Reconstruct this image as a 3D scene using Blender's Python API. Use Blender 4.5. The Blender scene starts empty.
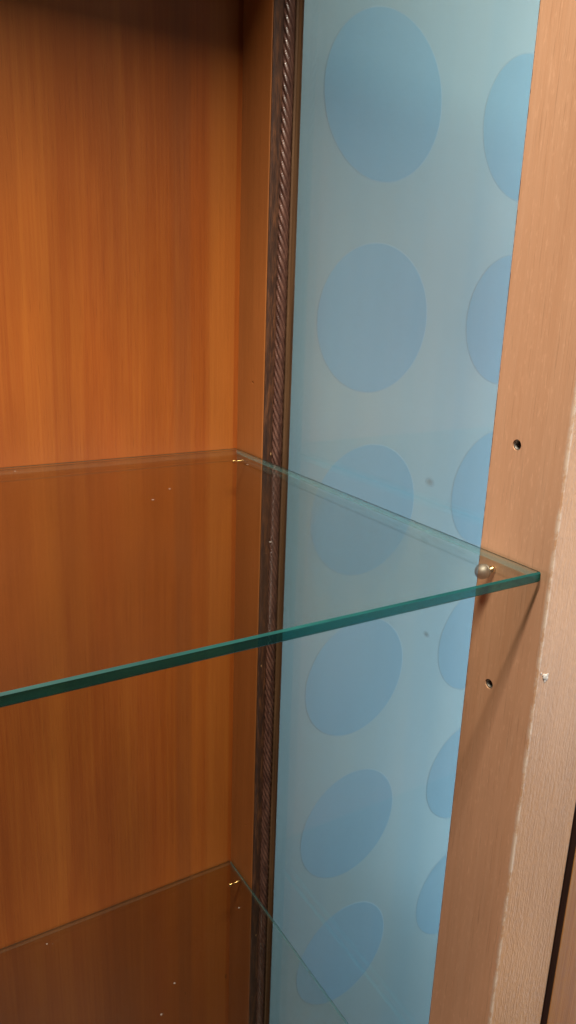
import bpy, bmesh, math, random
from mathutils import Vector, Matrix
random.seed(7)
S = bpy.context.scene
COL = S.collection
PI = math.pi

# ------------------------------------------------------------------ dimensions (metres)
WX = 0.002            # inner face of the right-hand stiles
PX = 0.021            # inner face of the side pane
Y_REAR = -0.0455      # front edge of the rear stile
Y_FR0, Y_FR1 = -0.2950, -0.3450   # front stile, back edge and front face
Z0, Z1 = -1.60, 0.693  # inside bottom / top
XL = -1.25            # left side of the cabinet inside
Z_UP, Z_LOW = 0.0, -0.4305   # tops of the two shelves
TH = 0.0056           # shelf glass thickness

# ------------------------------------------------------------------ node helpers
class NT:
    def __init__(s, name):
        s.m = bpy.data.materials.new(name); s.m.use_nodes = True
        s.t = s.m.node_tree; s.t.nodes.clear()
        s.out = s.n('ShaderNodeOutputMaterial')
    def n(s, typ, **kw):
        nd = s.t.nodes.new(typ)
        for k, v in kw.items(): setattr(nd, k, v)
        return nd
    def l(s, a, b): s.t.links.new(a, b)
    def put(s, sock, v):
        if hasattr(v, 'is_output'): s.l(v, sock)
        else: sock.default_value = v
    def math(s, op, a, b=0.0, clamp=False):
        nd = s.n('ShaderNodeMath', operation=op, use_clamp=clamp)
        s.put(nd.inputs[0], a); s.put(nd.inputs[1], b); return nd.outputs[0]
    def coords(s): return s.n('ShaderNodeTexCoord').outputs['Object']
    def mapping(s, vec, scale=(1, 1, 1), loc=(0, 0, 0)):
        nd = s.n('ShaderNodeMapping'); s.l(vec, nd.inputs['Vector'])
        nd.inputs['Scale'].default_value = scale; nd.inputs['Location'].default_value = loc
        return nd.outputs[0]
    def noise(s, vec, scale=1.0, detail=4.0, rough=0.55, dist=0.0):
        nd = s.n('ShaderNodeTexNoise'); s.l(vec, nd.inputs['Vector'])
        nd.inputs['Scale'].default_value = scale; nd.inputs['Detail'].default_value = detail
        nd.inputs['Roughness'].default_value = rough; nd.inputs['Distortion'].default_value = dist
        return nd.outputs['Fac']
    def voronoi(s, vec, scale=1.0):
        nd = s.n('ShaderNodeTexVoronoi'); s.l(vec, nd.inputs['Vector'])
        nd.inputs['Scale'].default_value = scale
        return nd.outputs['Distance'], nd.outputs['Color']
    def ramp(s, fac, stops):
        nd = s.n('ShaderNodeValToRGB'); s.l(fac, nd.inputs[0])
        e = nd.color_ramp.elements
        e[0].position, e[0].color = stops[0][0], (*stops[0][1], 1)
        e[1].position, e[1].color = stops[-1][0], (*stops[-1][1], 1)
        for p, c in stops[1:-1]:
            x = e.new(p); x.color = (*c, 1)
        return nd.outputs[0]
    def step(s, v, a, b):
        nd = s.n('ShaderNodeMapRange', interpolation_type='SMOOTHSTEP')
        s.put(nd.inputs[0], v); nd.inputs[1].default_value = a; nd.inputs[2].default_value = b
        return nd.outputs[0]
    def mix(s, fac, a, b, mode='MIX'):
        nd = s.n('ShaderNodeMix', data_type='RGBA', blend_type=mode)
        s.put(nd.inputs['Factor'], fac)
        for k, v in ((6, a), (7, b)):
            s.put(nd.inputs[k], v if hasattr(v, 'is_output') else (*v, 1))
        return nd.outputs[2]
    def sep(s, vec):
        nd = s.n('ShaderNodeSeparateXYZ'); s.l(vec, nd.inputs[0]); return nd.outputs
    def bump(s, h, strength, dist):
        nd = s.n('ShaderNodeBump'); s.l(h, nd.inputs['Height'])
        nd.inputs['Strength'].default_value = strength; nd.inputs['Distance'].default_value = dist
        return nd.outputs[0]
    def bsdf(s, color, rough=0.5, metal=0.0, coat=0.0, coat_rough=0.1, normal=None, spec=0.5):
        nd = s.n('ShaderNodeBsdfPrincipled')
        s.put(nd.inputs['Base Color'], color if hasattr(color, 'is_output') else (*color, 1))
        s.put(nd.inputs['Roughness'], rough); nd.inputs['Metallic'].default_value = metal
        nd.inputs['Coat Weight'].default_value = coat; nd.inputs['Coat Roughness'].default_value = coat_rough
        nd.inputs['Specular IOR Level'].default_value = spec
        if normal is not None: s.l(normal, nd.inputs['Normal'])
        return nd.outputs[0]
    def mixs(s, fac, a, b):
        nd = s.n('ShaderNodeMixShader'); s.put(nd.inputs[0], fac); s.l(a, nd.inputs[1]); s.l(b, nd.inputs[2])
        return nd.outputs[0]
    def schlick(s, f0=0.04, k=1.0):
        g = s.n('ShaderNodeNewGeometry')
        d = s.n('ShaderNodeVectorMath', operation='DOT_PRODUCT')
        s.l(g.outputs['Incoming'], d.inputs[0]); s.l(g.outputs['Normal'], d.inputs[1])
        c = s.math('ABSOLUTE', d.outputs['Value'])
        p = s.math('POWER', s.math('SUBTRACT', 1.0, c, True), 5.0)
        return s.math('MULTIPLY', s.math('ADD', s.math('MULTIPLY', p, 1 - f0), f0), k)
    def done(s, sh): s.l(sh, s.out.inputs[0]); return s.m

# ------------------------------------------------------------------ materials
def wood(name, dark, mid, light, along='z', across='x', rough=0.38, coat=0.25, flecks=0.0,
         wear_arris=False, edge_band=False, texture=0.0, stripe=False, contrast=1.0):
    w = NT(name); v = w.coords()
    def sc(a, b, c):   # a across the grain, b through, c along
        d = {'x': b, 'y': b, 'z': b}; d[across] = a; d[along] = c
        return (d['x'], d['y'], d['z'])
    warp = w.noise(w.mapping(v, sc(5, 2, 1.6)), 1, 2)
    ofs = w.n('ShaderNodeVectorMath', operation='MULTIPLY_ADD')
    comb = w.n('ShaderNodeCombineXYZ'); w.l(warp, comb.inputs['XYZ'.index(across.upper())])
    w.l(comb.outputs[0], ofs.inputs[0]); ofs.inputs[1].default_value = (.05, .05, .05); w.l(v, ofs.inputs[2])
    vw = ofs.outputs[0]
    broad = w.noise(w.mapping(vw, sc(17, 5, .7)), 1, 2)
    mid_n = w.noise(w.mapping(vw, sc(150, 12, .9)), 1, 5, .65)
    fine = w.noise(w.mapping(v, sc(420, 60, 5)), 1, 4, .65)
    fig = w.noise(w.mapping(vw, sc(34, 6, 3.4)), 1, 5, .6, 1.2)
    g = w.math('ADD', w.math('MULTIPLY', broad, .36), w.math('ADD', w.math('MULTIPLY', mid_n, .23), w.math('ADD', w.math('MULTIPLY', fine, .27), w.math('MULTIPLY', fig, .24))))
    h = .5 * contrast
    c = w.ramp(g, [(.51 - .22 / contrast, dark), (.51, mid), (.51 + .22 / contrast, light)])
    # pores: short dark dashes along the grain
    pore = w.noise(w.mapping(v, sc(1500, 300, 38)), 1, 2, .5)
    c = w.mix(w.math('MULTIPLY', w.step(pore, .60, .74), .30), c, tuple(x * .45 for x in dark))
    if flecks:
        fl = w.noise(w.mapping(v, sc(700, 200, 170)), 1, 2, .6)
        c = w.mix(w.math('MULTIPLY', w.step(fl, .55, .75), flecks), c, tuple(min(1, x * 1.35) for x in light))
    mot = w.noise(w.mapping(v, sc(11, 3, 3.2)), 1, 3, .55)
    mul = w.math('ADD', w.math('MULTIPLY', w.step(mot, .3, .7), .26), .84)
    cc = w.n('ShaderNodeCombineXYZ'); [w.l(mul, cc.inputs[k]) for k in range(3)]
    c = w.mix(1.0, c, cc.outputs[0], 'MULTIPLY')
    xyz = w.sep(v)
    if stripe:    # a yellower veneer leaf next to the corner, a few narrow leaves beside it
        st = w.math('MULTIPLY', w.step(xyz[0], -.0300, -.0215), w.math('SUBTRACT', 1, w.step(xyz[0], -.0030, -.0015)))
        c = w.mix(w.math('MULTIPLY', st, .20), c, (.52, .21, .04))
        st2 = w.math('MULTIPLY', w.step(xyz[0], -.060, -.054), w.math('SUBTRACT', 1, w.step(xyz[0], -.044, -.040)))
        c = w.mix(w.math('MULTIPLY', st2, .25), c, (.17, .055, .02))
        # tiny dark marks in the veneer
        d, col = w.voronoi(w.mapping(v, (42, 1, 15)), 1)
        m = w.math('MULTIPLY', w.math('LESS_THAN', d, .055), w.math('GREATER_THAN', w.sep(col)[0], .72))
        c = w.mix(w.math('MULTIPLY', m, .5), c, (.05, .018, .008))
    rgh = w.math('ADD', w.math('MULTIPLY', w.noise(w.mapping(v, (9, 9, 9)), 1, 3), .18), rough - .09)
    hgt = w.math('ADD', w.math('MULTIPLY', fine, .5), w.math('MULTIPLY', pore, -.7))
    if wear_arris:
        n2 = w.noise(w.mapping(v, (120, 120, 90)), 1, 4, .7)
        dx = w.math('ABSOLUTE', w.math('SUBTRACT', xyz[0], WX)); dy = w.math('ABSOLUTE', w.math('SUBTRACT', xyz[1], Y_FR1))
        dd = w.math('ADD', dx, dy)
        ww = w.math('MULTIPLY', w.math('SUBTRACT', 1, w.step(dd, .0007, .0024)), w.step(n2, .38, .58))
        c = w.mix(w.math('MULTIPLY', ww, .7), c, (.74, .60, .48))
    if edge_band:    # ragged dark glue line where the veneer ends
        n3 = w.noise(w.mapping(v, (100, 100, 230)), 1, 3, .7)
        de = w.math('SUBTRACT', Y_FR0, xyz[1])
        bb = w.math('MULTIPLY', w.math('SUBTRACT', 1, w.step(de, .0004, .0011)), w.step(n3, .42, .56))
        c = w.mix(w.math('MULTIPLY', bb, .8), c, (.05, .025, .015))
    if texture:
        orange = w.noise(w.mapping(v, (560, 560, 230)), 1, 3, .6)
        hgt = w.math('ADD', hgt, w.math('MULTIPLY', orange, 1.2))
    nrm = w.bump(hgt, .25 + texture, .0006)
    return w.done(w.bsdf(c, rgh, coat=coat, coat_rough=.22, normal=nrm))

M = {}
M['back'] = wood('cherry_veneer', (.190, .037, .0056), (.290, .068, .0096), (.385, .113, .016), stripe=True, rough=.36, coat=.22)
M['rear'] = wood('cherry_solid', (.25, .080, .018), (.31, .105, .025), (.38, .135, .034), across='y', rough=.42, coat=.12)
M['front'] = wood('pale_beech', (.53, .275, .155), (.63, .35, .205), (.72, .435, .275), across='y', flecks=.22, rough=.42, coat=.22,
                  wear_arris=True, edge_band=True, contrast=.8)
M['face'] = wood('textured_beech', (.46, .225, .105), (.55, .285, .135), (.62, .345, .175), across='x', flecks=.25, rough=.42, coat=.15,
                 wear_arris=True, texture=.28, contrast=.8)
M['door'] = wood('amber_wood', (.20, .065, .012), (.38, .14, .026), (.52, .23, .05), across='x', rough=.4, coat=.2, contrast=1.3)
M['side'] = wood('cherry_panel', (.17, .05, .012), (.28, .09, .02), (.38, .14, .03), across='y', rough=.38)

def worn_edge():
    w = NT('worn_stained_edge'); v = w.coords()
    n = w.noise(w.mapping(v, (420, 420, 60)), 1, 5, .65)
    c = w.ramp(n, [(.30, (.023, .010, .007)), (.50, (.058, .023, .012)), (.68, (.14, .053, .021))])
    d, col = w.voronoi(w.mapping(v, (150, 150, 60)), 1)
    m = w.math('MULTIPLY', w.math('LESS_THAN', d, .13), w.math('GREATER_THAN', w.sep(col)[1], .84))
    c = w.mix(m, c, (.45, .26, .12))
    return w.done(w.bsdf(c, .5, normal=w.bump(n, .5, .0015)))
M['worn'] = worn_edge()

def ropemat():
    w = NT('dark_stained_rope'); v = w.coords()
    n = w.noise(w.mapping(v, (300, 300, 60)), 1, 4)
    c = w.ramp(n, [(.35, (.055, .022, .016)), (.65, (.140, .064, .045))])
    d, col = w.voronoi(w.mapping(v, (130, 130, 30)), 1)
    m = w.math('MULTIPLY', w.math('LESS_THAN', d, .15), w.math('GREATER_THAN', w.sep(col)[0], .90))
    c = w.mix(m, c, (.55, .48, .42))
    return w.done(w.bsdf(c, .38, coat=.15))
M['rope'] = ropemat()

def fillet():
    w = NT('brown_glazing_bead'); v = w.coords()
    n = w.noise(w.mapping(v, (300, 300, 12)), 1, 4)
    c = w.ramp(n, [(.3, (.085, .042, .020)), (.7, (.165, .085, .040))])
    return w.done(w.bsdf(c, .45, coat=.1))
M['fillet'] = fillet()
M['gap'] = NT('gap_shade'); _n = M['gap'].coords()  # near-black brown, paints the shade inside the gap
M['gap'] = M['gap'].done(M['gap'].bsdf(M['gap'].ramp(M['gap'].noise(M['gap'].mapping(_n, (200, 200, 20)), 1, 3), [(.3, (.022, .008, .005)), (.7, (.045, .016, .010))]), .6))

def painted(name, base, alt, streak=.5, rough=.35, smudge=False):
    w = NT(name); v = w.coords(); xyz = w.sep(v)
    n = w.noise(w.mapping(v, (26, 1, .5)), 1, 2, .5)
    n2 = w.noise(w.mapping(v, (4, 1, 3)), 1, 3, .5)
    n3 = w.noise(w.mapping(v, (120, 1, 420)), 1, 3, .6)      # faint woven tooth
    f = w.math('ADD', w.math('MULTIPLY', n, .5), w.math('MULTIPLY', n2, .5))
    c = w.mix(w.math('MULTIPLY', w.step(f, .36, .64), streak), base, alt)
    c = w.mix(w.math('MULTIPLY', w.step(n3, .40, .75), .12), c, tuple(min(1, x * 1.3) for x in alt))
    return w.done(w.bsdf(c, rough, coat=.03, coat_rough=.2))
M['film'] = painted('pale_blue_grey_panel', (.46, .55, .55), (.36, .515, .57))
M['dot'] = painted('blue_dot', (.345, .52, .61), (.30, .495, .61), streak=.8, rough=.5)
M['rim'] = painted('dot_rim', (.42, .55, .605), (.38, .53, .605), rough=.5)

def clear_pane():
    w = NT('clear_pane_glass'); v = w.coords(); xyz = w.sep(v)
    tr = w.n('ShaderNodeBsdfTransparent'); tr.inputs[0].default_value = (.94, .965, .96, 1)
    gl = w.n('ShaderNodeBsdfGlossy'); gl.inputs['Roughness'].default_value = .01
    g = w.mixs(w.schlick(.10, 1.0), tr.outputs[0], gl.outputs[0])
    fac = w.math('MULTIPLY', w.step(w.noise(w.mapping(v, (1, 14, 3)), 1, 4, .6), .40, .8), .03)
    for (yy, zz, r) in ((-.2285, .0195, .0060), (-.2380, -.0820, .0042)):     # finger smudges
        a = w.math('SUBTRACT', xyz[1], yy); b = w.math('SUBTRACT', xyz[2], zz)
        q = w.math('SQRT', w.math('ADD', w.math('MULTIPLY', a, a), w.math('MULTIPLY', w.math('MULTIPLY', b, b), 2.2)))
        fac = w.math('MAXIMUM', fac, w.math('MULTIPLY', w.math('SUBTRACT', 1, w.step(q, .0002, r)), .42))
    d, col = w.voronoi(w.mapping(v, (60, 60, 60)), 1)
    m = w.math('MULTIPLY', w.math('LESS_THAN', d, .045), w.math('GREATER_THAN', w.sep(col)[0], .93))
    fac = w.math('MAXIMUM', fac, w.math('MULTIPLY', m, .5))
    fac = w.math('MULTIPLY', fac, w.math('LESS_THAN', xyz[0], PX + .001))
    df = w.n('ShaderNodeBsdfDiffuse'); df.inputs[0].default_value = (.16, .16, .15, 1)
    return w.done(w.mixs(fac, g, df.outputs[0]))
M['pane'] = clear_pane()

def shelf_top():
    w = NT('clear_shelf_glass'); v = w.coords()
    tr = w.n('ShaderNodeBsdfTransparent'); tr.inputs[0].default_value = (.935, .935, .91, 1)
    gl = w.n('ShaderNodeBsdfGlossy'); gl.inputs['Roughness'].default_value = .012
    g = w.mixs(w.schlick(.04, 1.0), tr.outputs[0], gl.outputs[0])
    d, col = w.voronoi(w.mapping(v, (48, 48, 1)), 1)
    m = w.math('MULTIPLY', w.math('LESS_THAN', w.math('ADD', d, w.math('MULTIPLY', w.sep(col)[2], .03)), .048), w.math('GREATER_THAN', w.sep(col)[0], .58))
    m = w.math('MULTIPLY', m, w.math('GREATER_THAN', w.sep(v)[2], TH * .8))
    df = w.n('ShaderNodeBsdfDiffuse'); df.inputs[0].default_value = (.55, .53, .48, 1)
    haze = w.math('MULTIPLY', w.step(w.noise(w.mapping(v, (9, 9, 1)), 1, 4), .35, .8), .0015)
    return w.done(w.mixs(w.math('MAXIMUM', w.math('MULTIPLY', m, .32), haze), g, df.outputs[0]))
M['glass'] = shelf_top()
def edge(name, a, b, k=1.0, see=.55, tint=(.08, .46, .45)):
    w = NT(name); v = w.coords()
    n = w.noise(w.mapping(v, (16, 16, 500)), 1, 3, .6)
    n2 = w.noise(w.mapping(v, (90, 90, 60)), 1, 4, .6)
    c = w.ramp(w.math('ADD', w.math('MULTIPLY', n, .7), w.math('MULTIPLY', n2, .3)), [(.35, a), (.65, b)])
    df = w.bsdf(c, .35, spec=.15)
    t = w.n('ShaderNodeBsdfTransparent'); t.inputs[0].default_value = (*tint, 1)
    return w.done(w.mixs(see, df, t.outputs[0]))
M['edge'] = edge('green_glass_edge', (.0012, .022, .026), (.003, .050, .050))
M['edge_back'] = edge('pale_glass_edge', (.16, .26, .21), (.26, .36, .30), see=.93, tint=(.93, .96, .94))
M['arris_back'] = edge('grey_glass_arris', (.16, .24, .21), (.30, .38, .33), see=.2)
M['edge_side'] = edge('lit_glass_edge', (.20, .62, .64), (.28, .72, .72), see=.64, tint=(.90, .95, .94))  # bright teal stands in for light leaving through the glass edge
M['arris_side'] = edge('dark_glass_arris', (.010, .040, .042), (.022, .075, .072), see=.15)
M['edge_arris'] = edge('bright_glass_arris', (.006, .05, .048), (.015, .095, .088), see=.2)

def metal(name, c, r):
    w = NT(name); v = w.coords()
    n = w.noise(w.mapping(v, (500, 500, 500)), 1, 4)
    return w.done(w.bsdf(c, w.math('ADD', w.math('MULTIPLY', n, .3), r - .1), metal=1.0))
M['brass'] = metal('brass', (.85, .58, .24), .22)
M['steel'] = metal('dull_nickel', (.36, .34, .31), .55)
M['dark'] = metal('dark_metal', (.12, .09, .06), .4)
w = NT('white_paint_spot'); M['paint'] = w.done(w.bsdf((.62, .56, .51), .7))

# ------------------------------------------------------------------ mesh helpers
def link(name, bm, mats, parent=None, smooth=False):
    me = bpy.data.meshes.new(name); bm.to_mesh(me); bm.free()
    for m in (mats if isinstance(mats, (list, tuple)) else [mats]): me.materials.append(m)
    for p in me.polygons: p.use_smooth = smooth
    o = bpy.data.objects.new(name, me); COL.objects.link(o)
    if parent is not None: o.parent = parent
    return o
def empty(name, loc, label, cat, group=None):
    o = bpy.data.objects.new(name, None); COL.objects.link(o); o.location = loc; o.empty_display_size = .02
    o['label'] = label; o['category'] = cat
    if group: o['group'] = group
    return o
def add_box(bm, x0, x1, y0, y1, z0, z1, bevel=0.0, seg=2, mat=0):
    r = bmesh.ops.create_cube(bm, size=1)
    vs = r['verts']
    for v in vs:
        v.co = Vector(((x0 + x1) / 2 + v.co.x * (x1 - x0), (y0 + y1) / 2 + v.co.y * (y1 - y0), (z0 + z1) / 2 + v.co.z * (z1 - z0)))
    fs = list({f for v in vs for f in v.link_faces})
    for f in fs: f.material_index = mat
    if bevel:
        es = list({e for v in vs for e in v.link_edges})
        bmesh.ops.bevel(bm, geom=es, offset=bevel, segments=seg, profile=.5, affect='EDGES')
    return bm
def box(name, dims, mats, parent=None, bevel=0.0, seg=2):
    return link(name, add_box(bmesh.new(), *dims, bevel=bevel, seg=seg), mats, parent)
def add_rev(bm, prof, origin, axis='x', seg=24):
    """surface of revolution: prof = [(t along axis, radius)...]"""
    rings = []
    for t, r in prof:
        ring = []
        for k in range(seg):
            a = 2 * PI * k / seg; u, v_ = r * math.cos(a), r * math.sin(a)
            co = Vector((t, u, v_)) if axis == 'x' else Vector((u, v_, t))
            ring.append(bm.verts.new(Vector(origin) + co))
        rings.append(ring)
    for a, b in zip(rings, rings[1:]):
        for k in range(seg):
            bm.faces.new((a[k], a[(k + 1) % seg], b[(k + 1) % seg], b[k]))
    bm.faces.new(rings[0][::-1]); bm.faces.new(rings[-1])
    bmesh.ops.recalc_face_normals(bm, faces=bm.faces)
    return bm

# ------------------------------------------------------------------ the cabinet
cab = empty('display_cabinet', (0, 0, 0),
            'cherry wood display cabinet with a clear glass side and pale front upright', 'cabinet')
box('back_panel', (XL, WX + .012, .0, .006, Z0, Z1), M['back'], cab)
box('side_panel', (XL - .02, XL, -.345, .016, Z0, Z1), M['side'], cab, bevel=.001)
box('top_panel', (XL - .02, .0525, -.345, .016, Z1, Z1 + .80), M['side'], cab, bevel=.001)  # unseen top, made this tall to block lamp light from the dotted panel
box('bottom_panel', (XL - .02, .0525, -.345, .016, Z0 - .022, Z0), M['side'], cab, bevel=.001)

def punch(o, holes):
    """cut round peg holes into the inner face of a stile"""
    bm = bmesh.new()
    for (y, z, r, depth) in holes:
        add_rev(bm, [(-.004, r), (depth, r)], (WX, y, z), 'x', 20)
    me = bpy.data.meshes.new('cutter'); bm.to_mesh(me); bm.free()
    c = bpy.data.objects.new('cutter', me); COL.objects.link(c)
    md = o.modifiers.new('b', 'BOOLEAN'); md.object = c; md.operation = 'DIFFERENCE'; md.solver = 'EXACT'
    dg = bpy.context.evaluated_depsgraph_get()
    new = bpy.data.meshes.new_from_object(o.evaluated_get(dg)); o.modifiers.clear()
    o.data = new
    bpy.data.objects.remove(c)

# rear upright: inner face, then a worn dark edge, a rope bead in a groove and a glazing bead
rear = box('rear_upright', (WX, .0255, Y_REAR + .0012, .006, Z0, Z1), M['rear'], cab, bevel=.0006)
punch(rear, [(-.0262, .0600, .0011, .008), (-.0298, -.3690, .0009, .008)])
bm = bmesh.new()
add_box(bm, WX + .0004, .0196, Y_REAR - .0006, Y_REAR + .0008, Z0, Z1, bevel=.0004)
link('worn_edge_strip', bm, M['worn'], rear)
# rope
def rope(name, cx, cy, r, lead, strands, z0, z1, mat, parent):
    bm = bmesh.new(); seg = 84; dz = .0016; n = int((z1 - z0) / dz); prev = None
    for i in range(n + 1):
        z = z0 + (z1 - z0) * i / n; ph = 2 * PI * z / lead; ring = []
        for k in range(seg):
            a = 2 * PI * k / seg
            lob = abs(math.cos((a + ph) * strands / 2))
            rr = r * (.64 + .36 * lob)
            ring.append(bm.verts.new((cx + rr * math.cos(a), cy + rr * math.sin(a), z)))
        if prev:
            for k in range(seg):
                bm.faces.new((prev[k], prev[(k + 1) % seg], ring[(k + 1) % seg], ring[k]))
        prev = ring
    bmesh.ops.recalc_face_normals(bm, faces=bm.faces)
    return link(name, bm, mat, parent, smooth=True)
rope('rope_moulding', .0147, Y_REAR - .0014, .0045, .052, 7, Z0, Z1, M['rope'], cab)
bm = bmesh.new()
prof = [(.0196, Y_REAR + .001), (.0196, Y_REAR - .0045), (.0206, Y_REAR - .0058), (PX + .0030, Y_REAR - .0075), (PX + .0030, Y_REAR + .001)]
prof = [(.0194, Y_REAR + .001), (.0194, Y_REAR - .0030), (.0204, Y_REAR - .0042), (PX + .0004, Y_REAR - .0100), (PX + .0004, Y_REAR + .001)]
lo = [bm.verts.new((x, y, Z0)) for x, y in prof]; hi = [bm.verts.new((x, y, Z1)) for x, y in prof]
for k in range(len(prof)):
    bm.faces.new((lo[k], lo[(k + 1) % 5], hi[(k + 1) % 5], hi[k]))
bm.faces.new(lo[::-1]); bm.faces.new(hi)
bmesh.ops.recalc_face_normals(bm, faces=bm.faces)
link('glazing_bead', bm, M['fillet'], cab)

# front upright (inner face pale, front face textured)
bm = bmesh.new()
add_box(bm, WX, .0525, Y_FR1, Y_FR0, Z0, Z1, bevel=.0007, seg=2)
for f in bm.faces:
    if f.normal.y < -.75: f.material_index = 1
front = link('front_upright', bm, [M['front'], M['face']], cab)
punch(front, [(-.3128, .0606, .0029, .009), (-.3130, -.0772, .0029, .009)])
for (y, z) in ((-.3128, .0606), (-.3130, -.0772)):
    bm = bmesh.new()
    ro, ri = .00285, .0022
    seg = 24; rings = []
    for (t, r) in ((.0012, ri), (.0007, ro), (.0086, ro), (.0086, ri)):
        rings.append([bm.verts.new((WX + t, y + r * math.cos(2 * PI * k / seg), z + r * math.sin(2 * PI * k / seg))) for k in range(seg)])
    for a, b in zip(rings, rings[1:] + rings[:1]):
        for k in range(seg): bm.faces.new((a[k], a[(k + 1) % seg], b[(k + 1) % seg], b[k]))
    bmesh.ops.recalc_face_normals(bm, faces=bm.faces)
    link('peg_sleeve', bm, M['steel'], front, smooth=True)
# paint spot on the front face of the upright
bm = bmesh.new()
for (dx, dz, r) in ((0, 0, .0019), (.0012, -.0012, .0013), (-.0013, .0013, .0010), (.0002, -.0026, .0008), (-.0034, .0028, .0006), (.0018, .0010, .0008)):
    q = bmesh.ops.create_icosphere(bm, subdivisions=2, radius=r)
    for v in q['verts']:
        v.co.y *= .22; v.co *= 1 + random.uniform(-.18, .18)
        v.co += Vector((.0082 + dx, Y_FR1 - .0001, -.0590 + dz))
link('paint_spot', bm, M['paint'], front, smooth=True)

# strip that paints the gap's shade, and the wood to the right of it
box('gap_shade_strip', (.0525, .0580, Y_FR1 + .0035, Y_FR0, Z0, Z1), M['gap'], cab)
bm = bmesh.new()
add_box(bm, .0580, .46, Y_FR1 - .001, Y_FR1 + .021, Z0, Z1, bevel=.0008)  # widened out of view to shield pane and panel from the fill
for f in bm.faces:
    if f.normal.x < -.75: f.material_index = 1  # left edge of the door painted with the gap's shade too
link('door', bm, [M['door'], M['gap']], cab)

# clear side pane
box('side_pane', (PX, PX + .004, Y_FR0 - .012, Y_REAR + .006, Z0 + .001, Z1 - .001), M['pane'], cab)

# ------------------------------------------------------------------ dotted panel behind the cabinet
KW = .93
wall = empty('dotted_panel', (.0718, .0148, .0093), 'pale blue grey panel with rows of round blue dots seen through the side glass', 'panel')
wall.rotation_euler = (0, 0, math.radians(4))
box('panel_sheet', (-.045, 1.3, 0, .012, -1.9, 1.3), M['film'], wall)
def dot(u, z, r=.0755):
    bm = bmesh.new(); seg = 96
    spec = [(-.00005, .0), (-.00022, .0012)]
    rings = [[bm.verts.new(((r - i_) * math.cos(2 * PI * k / seg), t, (r - i_) * math.sin(2 * PI * k / seg))) for k in range(seg)] for t, i_ in spec]
    for a, b in zip(rings, rings[1:]):
        for k in range(seg):
            f = bm.faces.new((a[k], a[(k + 1) % seg], b[(k + 1) % seg], b[k])); f.material_index = 1; f.smooth = True
    bm.faces.new(rings[-1])
    bmesh.ops.recalc_face_normals(bm, faces=bm.faces)
    o = link('round_dot', bm, [M['dot'], M['rim']], wall); o.location = (u, 0, z)
    return o
for c_ in range(3):
    for i in range(6):
        dot(KW * (.0915 + .0030 * i + .213 * c_), KW * (.3140 - .2062 * i), KW * .0755)

# ------------------------------------------------------------------ glass shelves
def shelf(name, ztop, label):
    root = empty(name, (-.62, -.17, ztop - TH), label, 'shelf', 'glass shelves')
    x0, x1, y0, y1 = XL + .001, 0.0008, -.3402, -.0006
    bm = bmesh.new()
    b = .0009
    add_box(bm, x0, x1, y0, y1, ztop - TH, ztop, bevel=b, seg=1)
    for f in bm.faces:
        n = f.normal
        if abs(n.z) > .95: f.material_index = 0
        elif n.y > .9: f.material_index = 2
        elif abs(n.x) > .9: f.material_index = 6
        elif n.y < -.9: f.material_index = 1
        elif n.y > .3: f.material_index = 4 if n.z > .3 else 2
        elif n.y < -.3: f.material_index = 3
        else: f.material_index = 5 if n.z > .3 else 2
    for v in bm.verts: v.co -= Vector((-.62, -.17, ztop - TH))
    link('glass_sheet', bm, [M['glass'], M['edge'], M['edge_back'], M['edge_arris'], M['arris_back'], M['arris_side'], M['edge_side']], root)
    return root
shelf('glass_shelf', Z_UP, 'clear glass shelf with thick green front edge crossing the middle of the cabinet')
shelf('glass_shelf', Z_LOW, 'lower clear glass shelf at bottom left showing only its thin rear and side edges')

# ------------------------------------------------------------------ shelf pins
def pin(loc, label, mat, shaftmat, r, proj):
    root = empty('shelf_pin', loc, label, 'shelf pin', 'shelf pins')
    bm = bmesh.new()
    # rounded grooved head; x measured from the wall at 0, pointing to -x
    c = -proj
    pr = [(c - r, .0004), (c - r * .92, r * .45), (c - r * .66, r * .76), (c - r * .3, r * .96), (c, r), (c + r * .2, r * .96), (c + r * .28, r * .86),
          (c + r * .38, r * .86), (c + r * .46, r * .95), (c + r * .66, r * .74), (c + r * .9, r * .42)]
    link('pin_head', add_rev(bm, pr, (0, 0, 0)), mat, root, smooth=True)
    bm = bmesh.new()
    s0 = c + r * .8
    link('pin_shaft', add_rev(bm, [(s0, r * .36), (s0 + (0 - s0) * .45, r * .36), (s0 + (0 - s0) * .5, r * .5), (s0 + (0 - s0) * .8, r * .5), (s0 + (0 - s0) * .86, r * .36), (.004, r * .36)], (0, 0, 0)), shaftmat, root, smooth=True)
    return root
pin((WX, -.3068, Z_UP - TH - .0043), 'dull nickel round headed pin under the front corner of the upper glass shelf', M['steel'], M['brass'], .0043, .0085)
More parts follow.
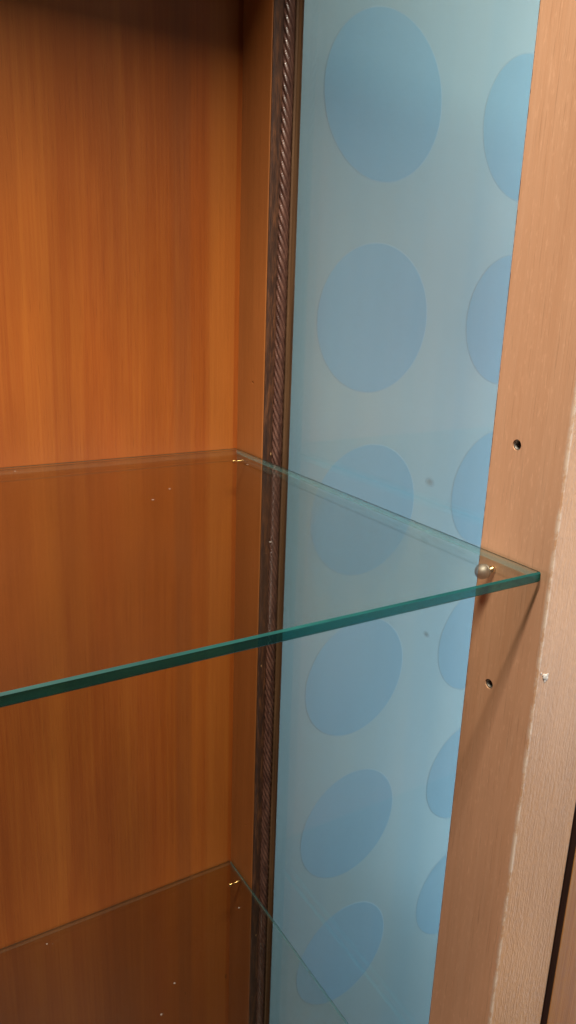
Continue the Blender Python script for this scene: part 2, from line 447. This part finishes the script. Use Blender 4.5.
pin((WX, -.0180, Z_UP - TH - .0019), 'small brass pin under the rear corner of the upper glass shelf', M['brass'], M['brass'], .0019, .0125)
pin((WX, -.0245, Z_LOW - TH - .0021), 'small brass pin under the rear corner of the lower glass shelf', M['brass'], M['brass'], .0021, .0130)

# ------------------------------------------------------------------ light
world = bpy.data.worlds.new('World'); S.world = world; world.use_nodes = True
bg = world.node_tree.nodes['Background']; bg.inputs[0].default_value = (.62, .74, .90, 1); bg.inputs[1].default_value = .045
def area(name, loc, target, sx, sy, power, color):
    d = bpy.data.lights.new(name, 'AREA'); d.shape = 'RECTANGLE'; d.size = sx; d.size_y = sy; d.energy = power; d.color = color
    o = bpy.data.objects.new(name, d); COL.objects.link(o); o.location = loc
    o.rotation_euler = (Vector(target) - Vector(loc)).to_track_quat('-Z', 'Y').to_euler()
    return o
area('ceiling_light', (-.29, -.62, 1.08), (-.29, -.05, .15), .8, .11, 37, (1.0, .92, .77))
area('side_daylight', (.90, -.32, -.30), (.12, .03, -.30), .5, 2.0, 10.5, (.49, .80, 1.0))
area('front_fill', (.60, -.95, -.15), (.04, -.345, -.2), .3, .9, 4.6, (1.0, .94, .88))  # added fill, brightens the front face of the upright

# ------------------------------------------------------------------ camera (solved from the photo's vanishing points)
cd = bpy.data.cameras.new('camera'); cam = bpy.data.objects.new('camera', cd); COL.objects.link(cam)
R = Matrix(((0.85630917, -0.11575301, 0.50332479), (-0.51538453, -0.25448448, 0.81830095), (0.03336755, -0.96012442, -0.2775747)))
rot = Matrix([[R[i][0], -R[i][1], -R[i][2]] for i in range(3)])
cam.matrix_world = Matrix.Translation((-0.30330213, -0.58512647, 0.13342857)) @ rot.to_4x4()
cd.sensor_fit = 'VERTICAL'; cd.sensor_height = 24.0; cd.lens = 24.0 * 765.2947 / 1024
cd.clip_start = .01; cd.clip_end = 100
S.camera = cam
S.render.engine = 'CYCLES'
S.cycles.use_denoising = True
S.cycles.max_bounces = 12; S.cycles.transparent_max_bounces = 16
S.view_settings.view_transform = 'Standard'; S.view_settings.look = 'None'
S.view_settings.exposure = 0.0; S.view_settings.gamma = 1.0
